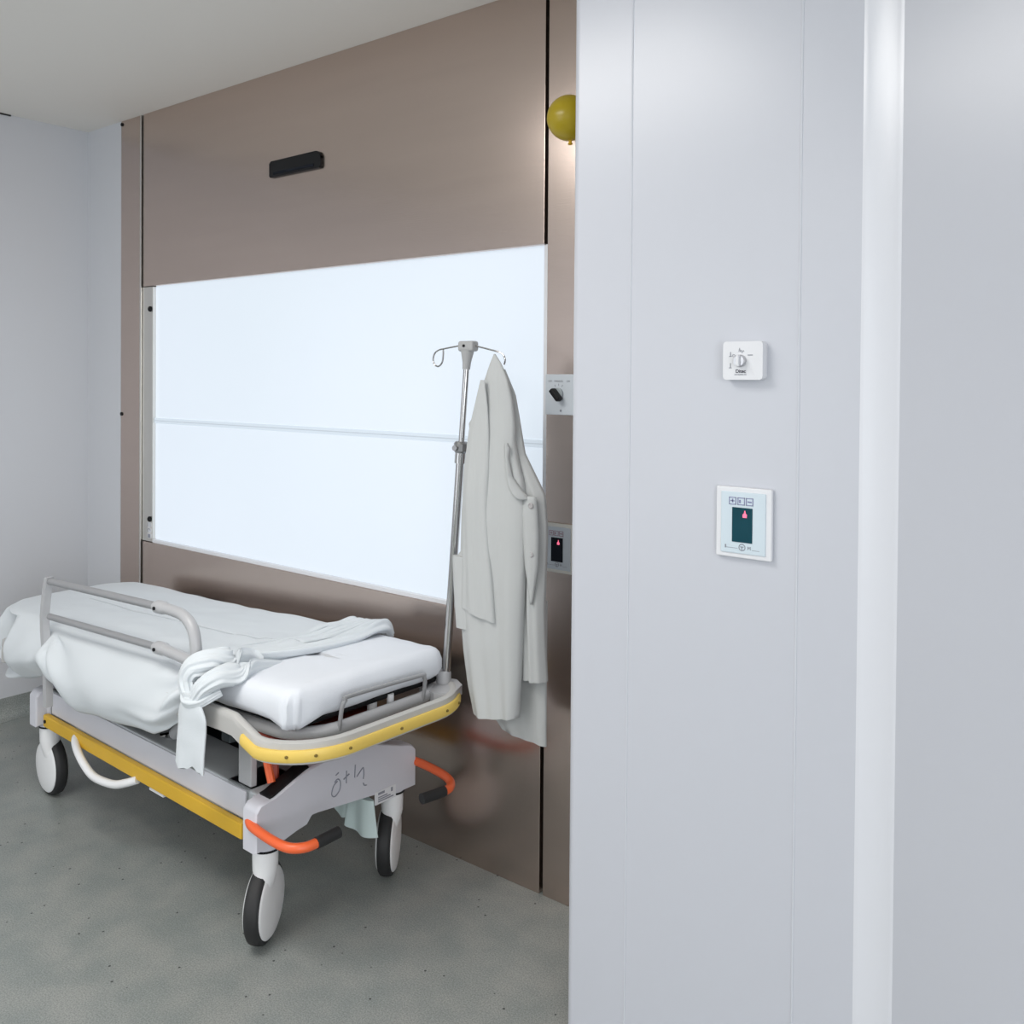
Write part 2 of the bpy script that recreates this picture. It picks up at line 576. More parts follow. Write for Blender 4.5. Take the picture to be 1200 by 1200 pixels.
def touch_panel(name, loc, label, w, h, frame_m, plate_m, glass_m, iconc, group):
    """contactless door control: frame, front plate, dark window with a pink hand indicator, three icon squares, an emblem"""
    r = empty(name, loc)
    tag(r, label, 'control panel', group)
    MB().box(-w / 2, w / 2, -.010, 0, -h / 2, h / 2, .003).build('frame', frame_m, r)
    pw, ph = w * .80, h * .865
    pl = MB().box(-pw / 2, pw / 2, -.0125, -.005, -ph / 2, ph / 2, .0015).build('front_plate', plate_m, r)
    gl = MB().box(-.0205 * w / .113 - .001, .0205 * w / .113 - .001, -.0138, -.008, -.034 * h / .136 - .003, .0295 * h / .136, .0006).build('sensor_window', glass_m, r)
    led = MB()
    led.prism([(.0005, .011), (.0085, .011), (.0090, .017), (.0065, .019), (.0055, .0245), (.0040, .0245), (.0030, .019), (.0003, .017)], -.0144, -.0136, 1)
    led.build('hand_indicator', LED, gl)
    for k, x in enumerate((-.021, -.0035, .0135)):
        ic = MB()
        z0 = .0335 * h / .136 + .0008
        s = .0145
        t = .0014
        ic.box(x - s / 2, x + s / 2, -.0132, -.012, z0, z0 + t).box(x - s / 2, x + s / 2, -.0132, -.012, z0 + s - t, z0 + s)
        ic.box(x - s / 2, x - s / 2 + t, -.0132, -.012, z0, z0 + s).box(x + s / 2 - t, x + s / 2, -.0132, -.012, z0, z0 + s)
        if k == 0:
            ic.box(x - .0012, x + .0012, -.0132, -.012, z0 + .004, z0 + .011).box(x - .004, x + .004, -.0132, -.012, z0 + .0065, z0 + .0080)
        elif k == 1:
            ic.box(x - .004, x - .001, -.0132, -.012, z0 + .004, z0 + .010)
        else:
            ic.box(x - .004, x + .004, -.0132, -.012, z0 + .006, z0 + .0085)
        ic.build('icon_square', iconc, r)
    em = MB().tube([(-.001 + .0062 * cos(2 * pi * i / 16), -.0126, -.0465 + .0062 * sin(2 * pi * i / 16)) for i in range(16)], .0008, 6, True)
    em.box(-.0018, -.0004, -.0132, -.012, -.0515, -.0455).box(-.0045, .0022, -.0132, -.012, -.0462, -.0448)
    em.build('emblem', INKG, r)
    text('M', 'lettering', .009, (.0135, -.0128, -.047), RX, INKG, r)
    ln = MB().box(-.036, -.0335, -.0130, -.012, -.050, -.0435).box(-.033, -.010, -.0128, -.012, -.0492, -.0484).box(.019, .034, -.0128, -.012, -.0505, -.0497)
    ln.build('printed_line', INKG, r)
    return r


touch_panel('door_control_panel', (-.7345, PY, 1.230), 'pale blue door control panel with dark teal window on the white wall', .113, .136, WPLAST, BPLAST, TEAL, mat('violet_ink', (.22, .22, .38), .5, bump=.02), 'touch-free door controls')
touch_panel('door_control_panel', (-1.512, YW, 1.021), 'cream-framed grey door control panel low on the narrow steel strip beside the coat', .112, .141, mat('cream_frame', (.72, .70, .64), .45, bump=.02), GPLAST, DGLASS, mat('red_ink', (.40, .22, .28), .5, bump=.02), 'touch-free door controls')

# mode switch on the white wall
ms = empty('mode_switch', (-.735, PY, 1.5405))
tag(ms, 'small white rounded square switch box with a silver knob on the white wall', 'switch')
MB().prism(rrect(-.040, .040, -.0365, .0365, .007), -.020, 0, 1).build('housing', WPLAST, ms)
kb = MB().lathe([(.0118, 0), (.0118, .006), (.0105, .010), (.001, .0105)], 24, Matrix.Translation((-.004, -.020, -.0005)) @ Matrix.Rotation(pi / 2, 4, 'X'))
kb = kb.build('knob', mat('satin_silver', (.55, .55, .57), .3, 1.0, bump=.02), ms)
MB().box(-.0068, -.0012, -.0365, -.028, -.0105, .0095, .001).build('grip_bar', WPLAST, kb)
sy = MB()
sy.tube([(-.0075, -.0203, .017), (-.006, -.0203, .024), (-.0045, -.0203, .017), (-.0025, -.0203, .020), (-.001, -.0203, .0145), (.0015, -.0203, .0195), (.003, -.0203, .017)], .0006, 5)
sy.build('pictogram', INKG, ms)
MB().box(.0105, .0205, -.0206, -.0198, .0095, .0112).build('pictogram', INKG, ms)
sy = MB().box(-.0252, -.0238, -.0206, -.0198, .008, .0165).box(-.0275, -.022, -.0206, -.0198, .0075, .0088)
sy.tube([(-.0178 + .003 * cos(2 * pi * i / 12), -.0202, .0095 + .002 * sin(2 * pi * i / 12)) for i in range(12)], .0005, 5, True)
sy.build('pictogram', INKG, ms)
MB().box(-.0252, -.0238, -.0206, -.0198, -.0135, -.005).box(-.0275, -.022, -.0206, -.0198, -.0145, -.0132).build('pictogram', INKG, ms)
text('Ditec', 'lettering', .0095, (-.0035, -.0202, -.0205), RX, INK, ms, .0002, .0002)
text('ENTREMATIC', 'lettering', .0042, (-.0035, -.0202, -.0268), RX, INKG, ms, .0002)

# rotary switch on the steel strip
rs = empty('rotary_switch', (-1.513, YW, 1.460))
tag(rs, 'grey square rotary switch plate with black handle on the narrow steel strip', 'switch')
MB().box(-.050, .050, -.006, 0, -.058, .058, .0015).build('plate', GPLAST, rs)
MB().lathe([(.017, 0), (.017, .005), (.014, .007)], 24, Matrix.Translation((-.004, -.006, .002)) @ Matrix.Rotation(pi / 2, 4, 'X')).build('dial', mat('dial_grey', (.36, .40, .42), .4, bump=.02), rs)
hp = MB().box(-.0075, .0075, -.034, -.010, -.027, .014, .004)
a_ = radians(-42)
hp.build('handle', BLACK, rs, fn=lambda x, y, z: (-.006 + x * cos(a_) + z * sin(a_), y, .004 - x * sin(a_) + z * cos(a_)))
for x, s in ((-.033, 'I'), (-.003, 'AUTO'), (.030, 'II')):
    text({'I': 'OFF', 'AUTO': 'MANUAL', 'II': 'ON'}[s], 'lettering', .0075, (x, -.0063, .038), RX, INKG, rs)
for a in (-28, 0, 28):
    MB().tube([(-.003 + .023 * sin(radians(a)), -.0062, .002 + .023 * cos(radians(a))), (-.003 + .029 * sin(radians(a)), -.0062, .002 + .029 * cos(radians(a)))], .0008, 5).build('scale_mark', INKG, rs)
MB().lathe([(.0035, 0), (.0035, .001)], 12, Matrix.Translation((.005, -.006, -.046)) @ Matrix.Rotation(pi / 2, 4, 'X')).build('emblem', INKG, rs)

# ------------------------------------------------------------------ the stretcher
SX, SY, SA = -2.655, 1.75, radians(-2.0)
TILT = .05
ST = empty('hospital_stretcher', (SX, SY, 0), SA)
tag(ST, 'grey and yellow wheeled hospital stretcher with orange brake levers by the steel wall', 'stretcher')


def T(x, y, z):
    """the lying surface is tilted head-down"""
    return (x, y, z + TILT * x)


# chassis: deck ring round a dark well, yellow side strips
ch = MB()
ch.box(-.60, .62, -.245, -.10, .275, .40, .008)
ch.box(-.60, .62, .12, .245, .275, .40, .008)
ch.box(-.60, -.40, -.245, .245, .275, .40, .008)
ch.box(.50, .645, -.245, .245, .275, .40, .008)
ch.build('chassis_deck', GREYD, ST)
MB().box(-.58, .60, -.249, -.235, .318, .394, .004).build('side_cover', GREY, ST)
MB().box(-.41, .51, -.11, .13, .27, .285).build('well_floor', DARK, ST)
for s in (-1, 1):
    st = MB().box(-.605, .610, min(s * .246, s * .268), max(s * .246, s * .268), .272, .316, .006).build('side_strip', YELLOW, ST)
    MB().box(.12, .20, min(s * .247, s * .262), max(s * .247, s * .262), .262, .274).build('white_sticker', WPLAST, st)
    MB().lathe([(.006, 0), (.006, .004)], 10, Matrix.Translation((-.585, s * .268, .295)) @ Matrix.Rotation(s * pi / -2, 4, 'X')).build('screw', BLACK, st)


def end_plate(sgn):
    """humped casting across the end of the chassis that carries the two caster posts"""
    top = [(-.285, .375), (-.272, .392), (-.25, .396), (-.225, .400), (-.18, .418), (-.12, .440), (-.05, .450), (.05, .450), (.12, .440), (.18, .420), (.225, .404), (.25, .398), (.272, .390), (.285, .375)]
    bot = [(.285, .262), (.195, .262), (.190, .268), (.14, .285), (-.105, .312), (-.112, .306), (-.125, .290), (-.16, .284), (-.195, .275), (-.285, .270)]
    m = MB()
    sh = 0 if sgn > 0 else -.022
    xs = [(.640, .90), (.645, 1.0), (.690, 1.0), (.697, .975), (.701, .94)]
    cz = .345
    rings = []
    for x, k in xs:
        rings.append([(sgn * (x + sh), y * (1 - (1 - k) * .25), cz + (z - cz) * (1 - (1 - k) * .8)) for y, z in top + bot])
    m.rings(rings)
    return m.build('end_plate', GREY, ST, smooth=50)


ep = end_plate(1)
end_plate(-1)
# black grip pad along the hump
pd = MB().grid([[(x, y, lerp_tab([(-.25, .398), (-.225, .402), (-.18, .420), (-.12, .442), (-.06, .451)], y) + .001) for x in (.650, .672, .694)] for y in [-.238 + .0125 * i for i in range(11)]])
pd.build('grip_pad', BLACK, ST, solid=.006)
# pen marks and the type label on the near end plate
EX = .7025


def stroke(pts):
    return MB().tube([(EX, y, z) for y, z in pts], .0016, 6, smooth=4)


s_ = stroke([(-.020, .376), (-.034, .366), (-.040, .345), (-.028, .336), (-.012, .350), (-.010, .372), (-.020, .382), (-.030, .376)])
s_.tube([(EX, -.026, .394), (EX, -.016, .399)], .0016, 6)
s_.build('pen_mark', INKG, ep)
MB().tube([(EX, .012, .395), (EX, .012, .360)], .0015, 6).tube([(EX, .002, .374), (EX, .022, .383)], .0019, 6).build('pen_mark', INKG, ep)
s_ = MB().tube([(EX, .044, .402), (EX, .042, .366)], .0015, 6)
s_.add(*(lambda q: (q.v, q.f))(stroke([(.050, .366), (.066, .380), (.074, .384), (.076, .366), (.074, .352)])))
s_.add(*(lambda q: (q.v, q.f))(stroke([(.074, .340), (.078, .332), (.086, .330)])))
s_.build('pen_mark', INKG, ep)
lb = MB().box(EX - .004, EX + .0006, .120, .200, .258, .296, .0005).build('type_label', WPLAST, ep)
pm = MB().box(EX, EX + .0012, .130, .155, .285, .292).box(EX, EX + .0012, .180, .187, .280, .292)
for i in range(3):
    pm.box(EX, EX + .0012, .130, .190 - .012 * i, .264 + .006 * i, .2675 + .006 * i)
pm.build('label_print', INKG, lb)


def caster(x, y, ang, z_top):
    """post, white housing, twin white discs and black tyre; ang = way the disc faces, in the stretcher's frame"""
    post = MB().lathe([(.035, .258), (.036, .262), (.036, z_top - .004), (.032, z_top)], 24, Matrix.Translation((x, y, 0))).build('caster_post', GREY, ST)
    n = Vector((cos(ang), sin(ang), 0))
    t = Vector((-sin(ang), cos(ang), 0))
    M4 = Matrix((n, t, Vector((0, 0, 1)))).transposed().to_4x4()
    M4.translation = (x, y, 0)
    hs = MB()
    rings = []
    for z, a, b, o in ((.256, .033, .033, 0), (.235, .034, .034, 0), (.20, .033, .033, 0), (.165, .022, .033, .002), (.135, .013, .033, .002), (.10, .010, .031, .001), (.075, .006, .024, -.002), (.055, .003, .012, -.004)):
        rings.append([M4 @ Vector((o + a * cos(2 * pi * i / 20), -.004 + b * sin(2 * pi * i / 20), z)) for i in range(20)])
    hs.rings(rings)
    h = hs.build('caster_housing', CASTER, ST, smooth=50)
    W = M4 @ Matrix.Translation((CN, CT, .1025)) @ Matrix.Rotation(pi / 2, 4, 'Y')
    ty = MB().lathe([(.078, -.019), (.094, -.020), (.1005, -.015), (.1025, -.006), (.1025, .006), (.1005, .015), (.094, .020), (.078, .019)], 40, W)
    wh = ty.build('wheel', RUBBER, ST, smooth=40)
    for s in (-1, 1):
        d = MB().lathe([(.090, s * .014), (.090, s * .021), (.084, s * .026), (.05, s * .031), (.002, s * .032)], 40, W)
        d.build('wheel_cover', CASTER, wh, smooth=50)
    MB().lathe([(.0375, .255), (.0375, .2605)], 24, Matrix.Translation((x, y, 0))).build('swivel_ring', BLACK, post)


CN, CT = -.009, .012
caster(.66, -.225, radians(34), .395)
CN, CT = -.012, .010
caster(.66, .225, radians(38), .395)
CN, CT = -.014, -.022
caster(-.645, -.225, radians(-93), .372)
caster(-.645, .225, radians(-60), .372)

# orange brake levers with black grips
for path, grip in (
        ([(.645, -.268, .345), (.69, -.286, .342), (.78, -.288, .336), (.835, -.278, .333), (.862, -.250, .333), (.868, -.215, .334)], [(.868, -.222, .334), (.868, -.185, .335), (.868, -.150, .336)]),
        ([(.645, .262, .340), (.70, .288, .334), (.80, .288, .328), (.86, .268, .328), (.892, .235, .328), (.897, .200, .329)], [(.8965, .208, .329), (.893, .170, .330), (.887, .128, .331)])):
    lv = MB().tube(path, .0125, 12, smooth=6)
    lv = lv.build('brake_lever', ORANGE, ST)
    MB().tube(grip, .0148, 12).build('grip', RUBBER, lv)
# foot bar below the yellow strip
MB().tube([(-.375, -.245, .30), (-.355, -.268, .292), (-.30, -.285, .272), (-.22, -.295, .245), (-.15, -.297, .232), (-.05, -.29, .238), (.01, -.28, .256), (.05, -.262, .272)], .0125, 12, smooth=5).build('foot_bar', CASTER, ST)

# lift columns, struts and linkage between chassis and lying surface
for x in (-.25, .35):
    MB().lathe([(.05, .28), (.05, .42), (.04, .42), (.04, .55 + TILT * x)], 20, Matrix.Translation((x, .02, 0))).build('lift_column', DARK, ST)
MB().box(.545, .605, -.235, -.215, .40, .585, .004).build('support_strut', TUBE, ST)
MB().tube([(.585, -.20, .575), (.655, -.205, .42)], .011, 8).build('linkage_bar', ORANGE, ST)
MB().tube([(.60, -.16, .57), (.62, -.17, .41)], .012, 8).tube([(.62, -.10, .575), (.80, -.19, .575)], .012, 8).box(.60, .84, -.24, .10, .545, .565, .004).build('linkage_frame', RED, ST)
MB().tube([(.16, -.20, .425), (.285, -.225, .515)], .020, 12).build('gas_spring', TUBE, ST)
MB().tube([(.09, -.195, .388), (.17, -.20, .43)], .009, 10).tube([(.085, -.21, .395), (.10, -.18, .395)], .012, 8).build('spring_rod', CHROME, ST)
MB().tube([(.80, .02, .585), (.80, .02, .63)], .014, 10).tube([(.83, .06, .585), (.83, .06, .63)], .010, 10).build('frame_pin', CASTER, ST)

# bumper loop round the lying surface
BX0, BX1, BY0, BY1 = -1.13, .955, -.345, .300


def loop(x0, x1, y0, y1, r, prof, z, n=10):
    """closed loop on a rounded rectangle; prof = (outward, up) points"""
    out = []
    base = rrect(x0, x1, y0, y1, r, n)
    fine = []
    for i, a in enumerate(base):
        b = base[(i + 1) % len(base)]
        k = max(1, int(math.dist(a, b) / .05))
        fine += [(a[0] + (b[0] - a[0]) * j / k, a[1] + (b[1] - a[1]) * j / k) for j in range(k)]
    base = fine
    # the head end is rounded off more fully
    base = [(p[0] + .26 * sstep(-.12, y0, p[1]) ** 2 * sstep(-.55, x0, p[0]), p[1]) for p in base]
    N = len(base)
    for i in range(N):
        a, b = Vector(base[i - 1]), Vector(base[(i + 1) % N])
        t = (b - a).normalized()
        nn = Vector((t.y, -t.x))
        p = Vector(base[i])
        out.append([(p.x + nn.x * o, p.y + nn.y * o, z + u) for o, u in prof])
    out.append(out[0])
    return out


ZB = .547


def TB(x, y, z):
    """the rail runs a little higher along the long sides than across the foot"""
    return (x, y, z + TILT * x + .042 * sstep(.80, .66, x) * sstep(-.80, -.5, x))


prof = [(-.034, -.010), (-.031, .014), (-.020, .027), (-.010, .029), (-.002, .024), (.000, .010), (.000, -.026), (-.010, -.031), (-.026, -.026)]
MB().rings(loop(BX0, BX1, BY0, BY1, .17, prof, ZB), cap=False).build('bumper_rail', mat('bumper_grey', (.50, .49, .47), .42, bump=.03, bscale=200), ST, smooth=50, fn=TB)
pr2 = [(-.002, .010), (.006, .009), (.010, .002), (.010, -.012), (.006, -.020), (-.002, -.021)]
for s in (0, 1):
    L = loop(BX0, BX1, BY0, BY1, .17, pr2, ZB, 16)
    L = [r for r in L if (r[0][0] > .715 if s == 0 else r[0][0] < -.90)]
    L = [r for i, r in enumerate(L) if r not in L[:i]]
    L.sort(key=lambda r: math.atan2(r[0][1], r[0][0] - .3 if s == 0 else -r[0][0] - .3))
    bs = MB().rings(L).build('bumper_strip', YELLOWL, ST, smooth=50, fn=TB)
    if s == 0:
        for i in (7, 11, 16, 20, 24, 28):
            p = L[min(i, len(L) - 1)][2]
            MB().lathe([(.001, -.004), (.0045, -.002), (.0045, .002), (.001, .004)], 8, Matrix.Translation(TB(p[0], p[1], p[2] - .006))).build('screw', mat('brass_screw', (.25, .18, .05), .4, .6, bump=.02) if 'brass_screw' not in bpy.data.materials else bpy.data.materials['brass_screw'], bs)
# grey box side rail (near side)
MB().box(-.62, .47, -.343, -.303, ZB + .008, ZB + .072, .008).build('side_beam', TUBE, ST, fn=T)
MB().box(-.62, .60, .262, .298, ZB + .008, ZB + .070, .008).build('side_beam', TUBE, ST, fn=T)
# inner platform frame and mattress support
MB().tube([(x, y, .558) for x, y in rrect(-.94, .858, -.250, .258, .12, 8)], .017, 12, True).build('platform_frame', TUBE, ST, fn=T)
MB().box(-.84, .83, -.252, .246, .575, .598, .01).build('platform', BLACK, ST, fn=T)
for x in (-.5, .1, .6):
    MB().box(x - .02, x + .02, -.31, .29, .515, .545, .004).build('cross_beam', DARK, ST, fn=T)
# mattress retaining bracket at the foot
MB().tube([(.868, -.150, .555), (.878, -.150, .612), (.884, -.143, .634), (.884, -.125, .641), (.884, .115, .633), (.884, .136, .626), (.880, .144, .606), (.870, .146, .555)], .0058, 10, smooth=5).build('retaining_bracket', RAILM, ST, fn=T)
# corner socket for the drip pole
sk = MB()
sk.prism([(.74, .285), (.80, .20), (.89, .17), (.935, .20), (.90, .275), (.85, .305)], .545, .572, 2)
sk.lathe([(.020, .52), (.022, .60), (.018, .608)], 16, Matrix.Translation((.838, .262, 0)))
sk.build('pole_socket', TUBE, ST, fn=T)

# side rail with couplers
RY = -.335
sr = MB().tube([(-.392, RY, .846), (.315, RY, .842)], .0115, 12).build('side_rail', RAILM, ST, fn=T)
MB().tube([(-.392, RY, .729), (.315, RY, .727)], .0105, 12).build('lower_bar', RAILM, sr, fn=T)
MB().rings([[(x + a, RY + b, z) for a, b in ((-.012, -.013), (.012, -.013), (.012, .009), (-.012, .009))] for x, z in ((-.392, .860), (-.400, .845), (-.415, .79), (-.426, .73), (-.424, .68), (-.412, .60), (-.405, .53), (-.40, .46), (-.40, .43))]).build('post', TUBE, sr, fn=T)
MB().tube([(.315, RY, .842), (.385, RY, .840), (.440, RY, .832), (.480, RY, .806), (.497, RY, .765), (.50, RY, .715), (.50, RY, .60)], .0155, 12, smooth=6).build('bend', TUBE, sr, fn=T)
MB().tube([(.315, RY, .727), (.40, RY, .722), (.50, RY, .712)], .0155, 12, smooth=3).build('lower_bend', TUBE, sr, fn=T)
for z in (.842, .727):
    cpl = MB().tube([(.285, RY, z), (.300, RY, z), (.335, RY, z), (.350, RY, z)], [.013, .0185, .0185, .013], 14)
    cpl.build('coupler', TUBE, sr, fn=T)
    MB().lathe([(.005, 0), (.005, .006)], 10, Matrix.Translation(T(.315, RY - .016, z)) @ Matrix.Rotation(pi / 2, 4, 'X')).build('rivet', BLACK, sr)


# ------------------------------------------------------------------ mattress
def fb(x, y, z, s=1.0):
    return noise.noise(Vector((x * s, y * s, z * s)))


MX0, MX1, MY0, MY1, MH0, MH1 = -.99, .848, -.287, .258, .600, .684
mt = empty('mattress', (SX, SY, 0), SA)
tag(mt, 'thin mattress in a white fitted sheet on the stretcher', 'mattress')
m = MB()
rings = []
NP = 200
prof_m = [(-.055, .003), (-.02, -.008), (.0, .006), (.008, .022), (.008, .045), (.002, .066), (-.008, .078), (-.022, .084), (-.06, .086), (-.12, .085), (-.2, .084), (-.25, .084)]


def mperim(i):
    base = rrect(MX0, MX1, MY0, MY1, .05, 12)
    # resample
    return base


base = [(x + .24 * sstep(-.02, -.287, y) ** 2 * sstep(-.6, -.99, x), y) for x, y in rrect(MX0, MX1, MY0, MY1, .045, 10)]
dense = []
for i in range(len(base)):
    a, b = Vector(base[i]), Vector(base[(i + 1) % len(base)])
    k = max(1, int((b - a).length / .02))
    for j in range(k):
        dense.append(a + (b - a) * j / k)
ND = len(dense)
for o, u in prof_m:
    ring = []
    for i in range(ND):
        p = dense[i]
        t = (dense[(i + 1) % ND] - dense[i - 1]).normalized()
        n_ = Vector((t.y, -t.x))
        q = p + n_ * o
        # keep inset rings inside
        q.x = min(max(q.x, MX0 - .02), MX1 + .02)
        if o < -.05:
            q.y = (MY0 + MY1) / 2 + (p.y - (MY0 + MY1) / 2) * max(0.02, 1 + o / .28)
            q.x = (p.x if abs(p.x) < .7 else math.copysign(.7 + (abs(p.x) - .7) * max(.1, 1 + o / .28), p.x))
        dz = .005 * fb(q.x * 7, q.y * 7, u * 20) + .003 * fb(q.x * 18, q.y * 18, u * 40)
        # tucked corner folds
        cx = max(0, 1 - ((q.x - MX1) ** 2 + (q.y - MY0) ** 2) ** .5 / .16)
        if u < .06:
            an = math.atan2(q.y - MY0, q.x - MX1)
            q = q + n_ * (.008 * cx * sin(an * 13 + u * 10) + .004 * fb(p.x * 14, p.y * 14, 3 + u * 6) + .004 * fb(p.x * 30, p.y * 30, 1 + u * 3) * cx)
        zlow = -.022 * sstep(.44, .36, q.x) if u > .08 else 0
        if u < .03:
            zlow += -.022 * sstep(.25, 1, cx) - .006 * abs(fb(p.x * 6, p.y * 6, 9))
        ring.append((q.x, q.y, MH0 + u + dz * (1 if u > .05 else .4) + zlow))
    rings.append(ring)
m.rings(rings).build('fitted_sheet', MATT, mt, smooth=80, fn=T)

# ------------------------------------------------------------------ loose top sheet, knotted round the side rail
bsx = empty('bed_sheet', (SX, SY, 0), SA)
tag(bsx, 'loose white sheet draped over the mattress and knotted around the side rail', 'sheet')
HX, NY, FY, XF = -1.040, -.300, .272, .545
per = []


def seg(a, b, k):
    for j in range(k):
        per.append((Vector(a) + (Vector(b) - Vector(a)) * j / k))


seg((XF, NY), (-.72, NY), 100)
for i in range(20):
    a = radians(270 - 90 * i / 20)
    per.append(Vector((HX + .32 + .32 * cos(a), NY + .20 + .20 * sin(a))))
seg((HX, NY + .20), (HX, FY - .10), 22)
for i in range(12):
    a = radians(180 - 90 * i / 12)
    per.append(Vector((HX + .10 + .10 * cos(a), FY - .10 + .10 * sin(a))))
seg((HX + .10, FY), (XF, FY), 100)
per.append(Vector((XF, FY)))
NB = [(-1.05, .50), (-.92, .460), (-.80, .455), (-.65, .470), (-.55, .495), (-.46, .530), (-.415, .540), (-.38, .525), (-.32, .480), (-.25, .452), (-.15, .452), (-.05, .458), (.11, .466), (.22, .472), (.29, .482), (.36, .508), (.42, .548), (.47, .60), (.56, .615)]
rows = []
KI, KO = 34, 26
for i, p in enumerate(per):
    a = per[max(0, i - 1)]
    b = per[min(len(per) - 1, i + 1)]
    t = (b - a).normalized()
    n_ = Vector((-t.y, t.x)) * -1
    if n_.dot(p - Vector((0, 0))) < 0 and abs(p.x) > .9:
        n_ = -n_
    if abs(p.y - NY) < 1e-4:
        n_ = Vector((0, -1))
    if abs(p.y - FY) < 1e-4:
        n_ = Vector((0, 1))
    near = sstep(.05, -.25, p.y)
    headw = sstep(-.88, -1.02, p.x)
    far = sstep(.1, .27, p.y) * (1 - headw)
    hb = lerp_tab(NB, p.x) * near + .515 * (1 - near) * headw + .635 * (1 - near) * (1 - headw)
    row = []
    sp = Vector((min(max(p.x, -.78), .9), -.02))
    for k in range(KI):
        f = k / KI
        f = 1 - (1 - f) ** 1.3
        q = sp + (p - sp) * f
        z = MH1 + .010
        sag = -.010 * sstep(-.9, -.3, q.x) * sstep(.7, .2, q.x)
        wr = .0045 * fb(q.x * 3.2 + 4, q.y * 7, 2) + .003 * fb(q.x * 8 + q.y * 5, q.y * 16 - q.x * 4, 5)
        # long tension folds that run to the knot
        d = Vector((q.x - .50, q.y + .33))
        an = math.atan2(d.y, d.x)
        r = d.length
        wr += .009 * sin(an * 17 + 2 * fb(q.x * 4, q.y * 4, 8)) * sstep(.55, .08, r) * sstep(.02, .1, r)
        wr += .004 * sin((q.y * 34 + q.x * 6) + 3 * fb(q.x * 3, q.y * 3, 1)) * sstep(-.1, .45, q.x)
        # raised towards the roll
        up = .012 * sstep(.32, .54, q.x)
        edge = (p - q).length
        rd = 0
        if edge < .035:
            e = 1 - edge / .035
            rd = -.012 * e * e
        # gentle hump where the pillow end of the mattress rises
        row.append((q.x, q.y, z + sag + wr + up + rd))
    ztop = row[-1][2] - .006
    D = max(.02, ztop - hb)
    bulge = .062 * near * sstep(.52, .40, p.x) + .050 * near * sstep(-.40, -.55, p.x) * 0 + .014 * headw + .004
    if p.x < -.42:
        bulge = bulge * .85
    gat = sstep(-.36, -.46, p.x) * near
    for k in range(KO + 1):
        f = k / KO
        out = bulge * sin(pi * min(1, f * .78 + .06)) * (1 if f < .9 else 1 - .25 * (f - .9) / .1)
        fold = (.004 * sin(p.x * 22 + p.y * 20 + 3 * fb(p.x * 3, p.y * 3, f * 1.5)) * f + .005 * fb(p.x * 5, p.y * 5, f * 2)) * (near + headw * .6)
        # tension fan: folds converge at the post (top left) and at the knot (top right)
        if near > .5 and -.42 < p.x < .5:
            for (cx, cw) in ((-.40, 1.0), (.50, 1.4)):
                dx, dz = abs(p.x - cx), f * D
                an = math.atan2(dz, dx)
                r = sqrt(dx * dx + dz * dz)
                fold += .011 * cw * sin(an * 9 + 1.3) * sstep(.36, .08, r) * sstep(.0, .07, r)
            # lower hem pleats swept up towards the knot
            fold += .010 * sin(f * 24 - p.x * 12) * sstep(.05, .42, p.x) * sstep(.5, .9, f)
        if gat > 0:
            fold += gat * (.007 * sin(p.x * 34 + f * 7) * f - .035 * sstep(.6, 1, f))
        xx = p + n_ * (out + fold)
        row.append((xx.x, xx.y, ztop - D * f))
    rows.append(row)
# first sideways edge blends under the knot
m = MB().grid(rows)
m.build('draped_sheet', SHEET, bsx, smooth=80, solid=.003, fn=T)


def bundle(path, wid, thk, ridges, amp, name, m, parent, twist=0.0, n=64, sm=10, up=(0, 0, 1), seed=0, fn=None, cap=True):
    """gathered cloth: flattened tube along a path with lengthwise ridges"""
    P = spline(path, sm)
    N = len(P)
    rings = []
    for i, p in enumerate(P):
        t = (P[min(i + 1, N - 1)] - P[max(0, i - 1)]).normalized()
        u = Vector(up)
        u = (u - t * u.dot(t)).normalized()
        s = t.cross(u)
        f = i / (N - 1)
        w_ = lerp_tab(wid, f)
        h_ = lerp_tab(thk, f)
        ring = []
        for q in range(n):
            a = 2 * pi * q / n
            rr_ = 1 + amp * sin(ridges * (a + twist * f) + 2.2 * fb(f * 3 + seed, cos(a), sin(a))) + amp * .7 * sin((ridges * 1.7) * (a + twist * f) + seed) + amp * .8 * fb(f * 7, 3 * cos(a) + seed, 3 * sin(a))
            ring.append(p + s * (w_ * cos(a) * rr_) + u * (h_ * sin(a) * rr_))
        rings.append(ring)
    return MB().rings(rings, cap).build(name, m, parent, smooth=80, fn=fn)


# knot: wraps round the rail post
bundle([(.565, -.09, .688), (.560, -.19, .716), (.566, -.270, .740), (.556, -.325, .752), (.530, -.362, .738), (.522, -.372, .705), (.542, -.376, .672), (.556, -.378, .650)],
       [(0, .020), (.2, .036), (.4, .034), (.7, .026), (1, .018)], [(0, .006), (.2, .014), (.4, .022), (.7, .022), (1, .014)], 8, .10, 'knot', SHEET, bsx, twist=.5, seed=1, up=(0, -1, .3))
bundle([(.590, -.10, .690), (.605, -.20, .712), (.622, -.270, .724), (.612, -.335, .726), (.592, -.370, .704), (.575, -.380, .672), (.566, -.378, .648)],
       [(0, .015), (.25, .030), (.5, .028), (1, .018)], [(0, .005), (.25, .013), (.5, .022), (1, .014)], 7, .10, 'knot', SHEET, bsx, twist=.4, seed=5, up=(0, -1, .2))
bundle([(.505, -.330, .682), (.518, -.372, .672), (.558, -.392, .664), (.598, -.376, .672), (.618, -.335, .690)],
       [(0, .012), (.5, .017), (1, .013)], [(0, .010), (.5, .014), (1, .011)], 5, .10, 'knot', SHEET, bsx, twist=.5, seed=12, up=(0, -1, .2))
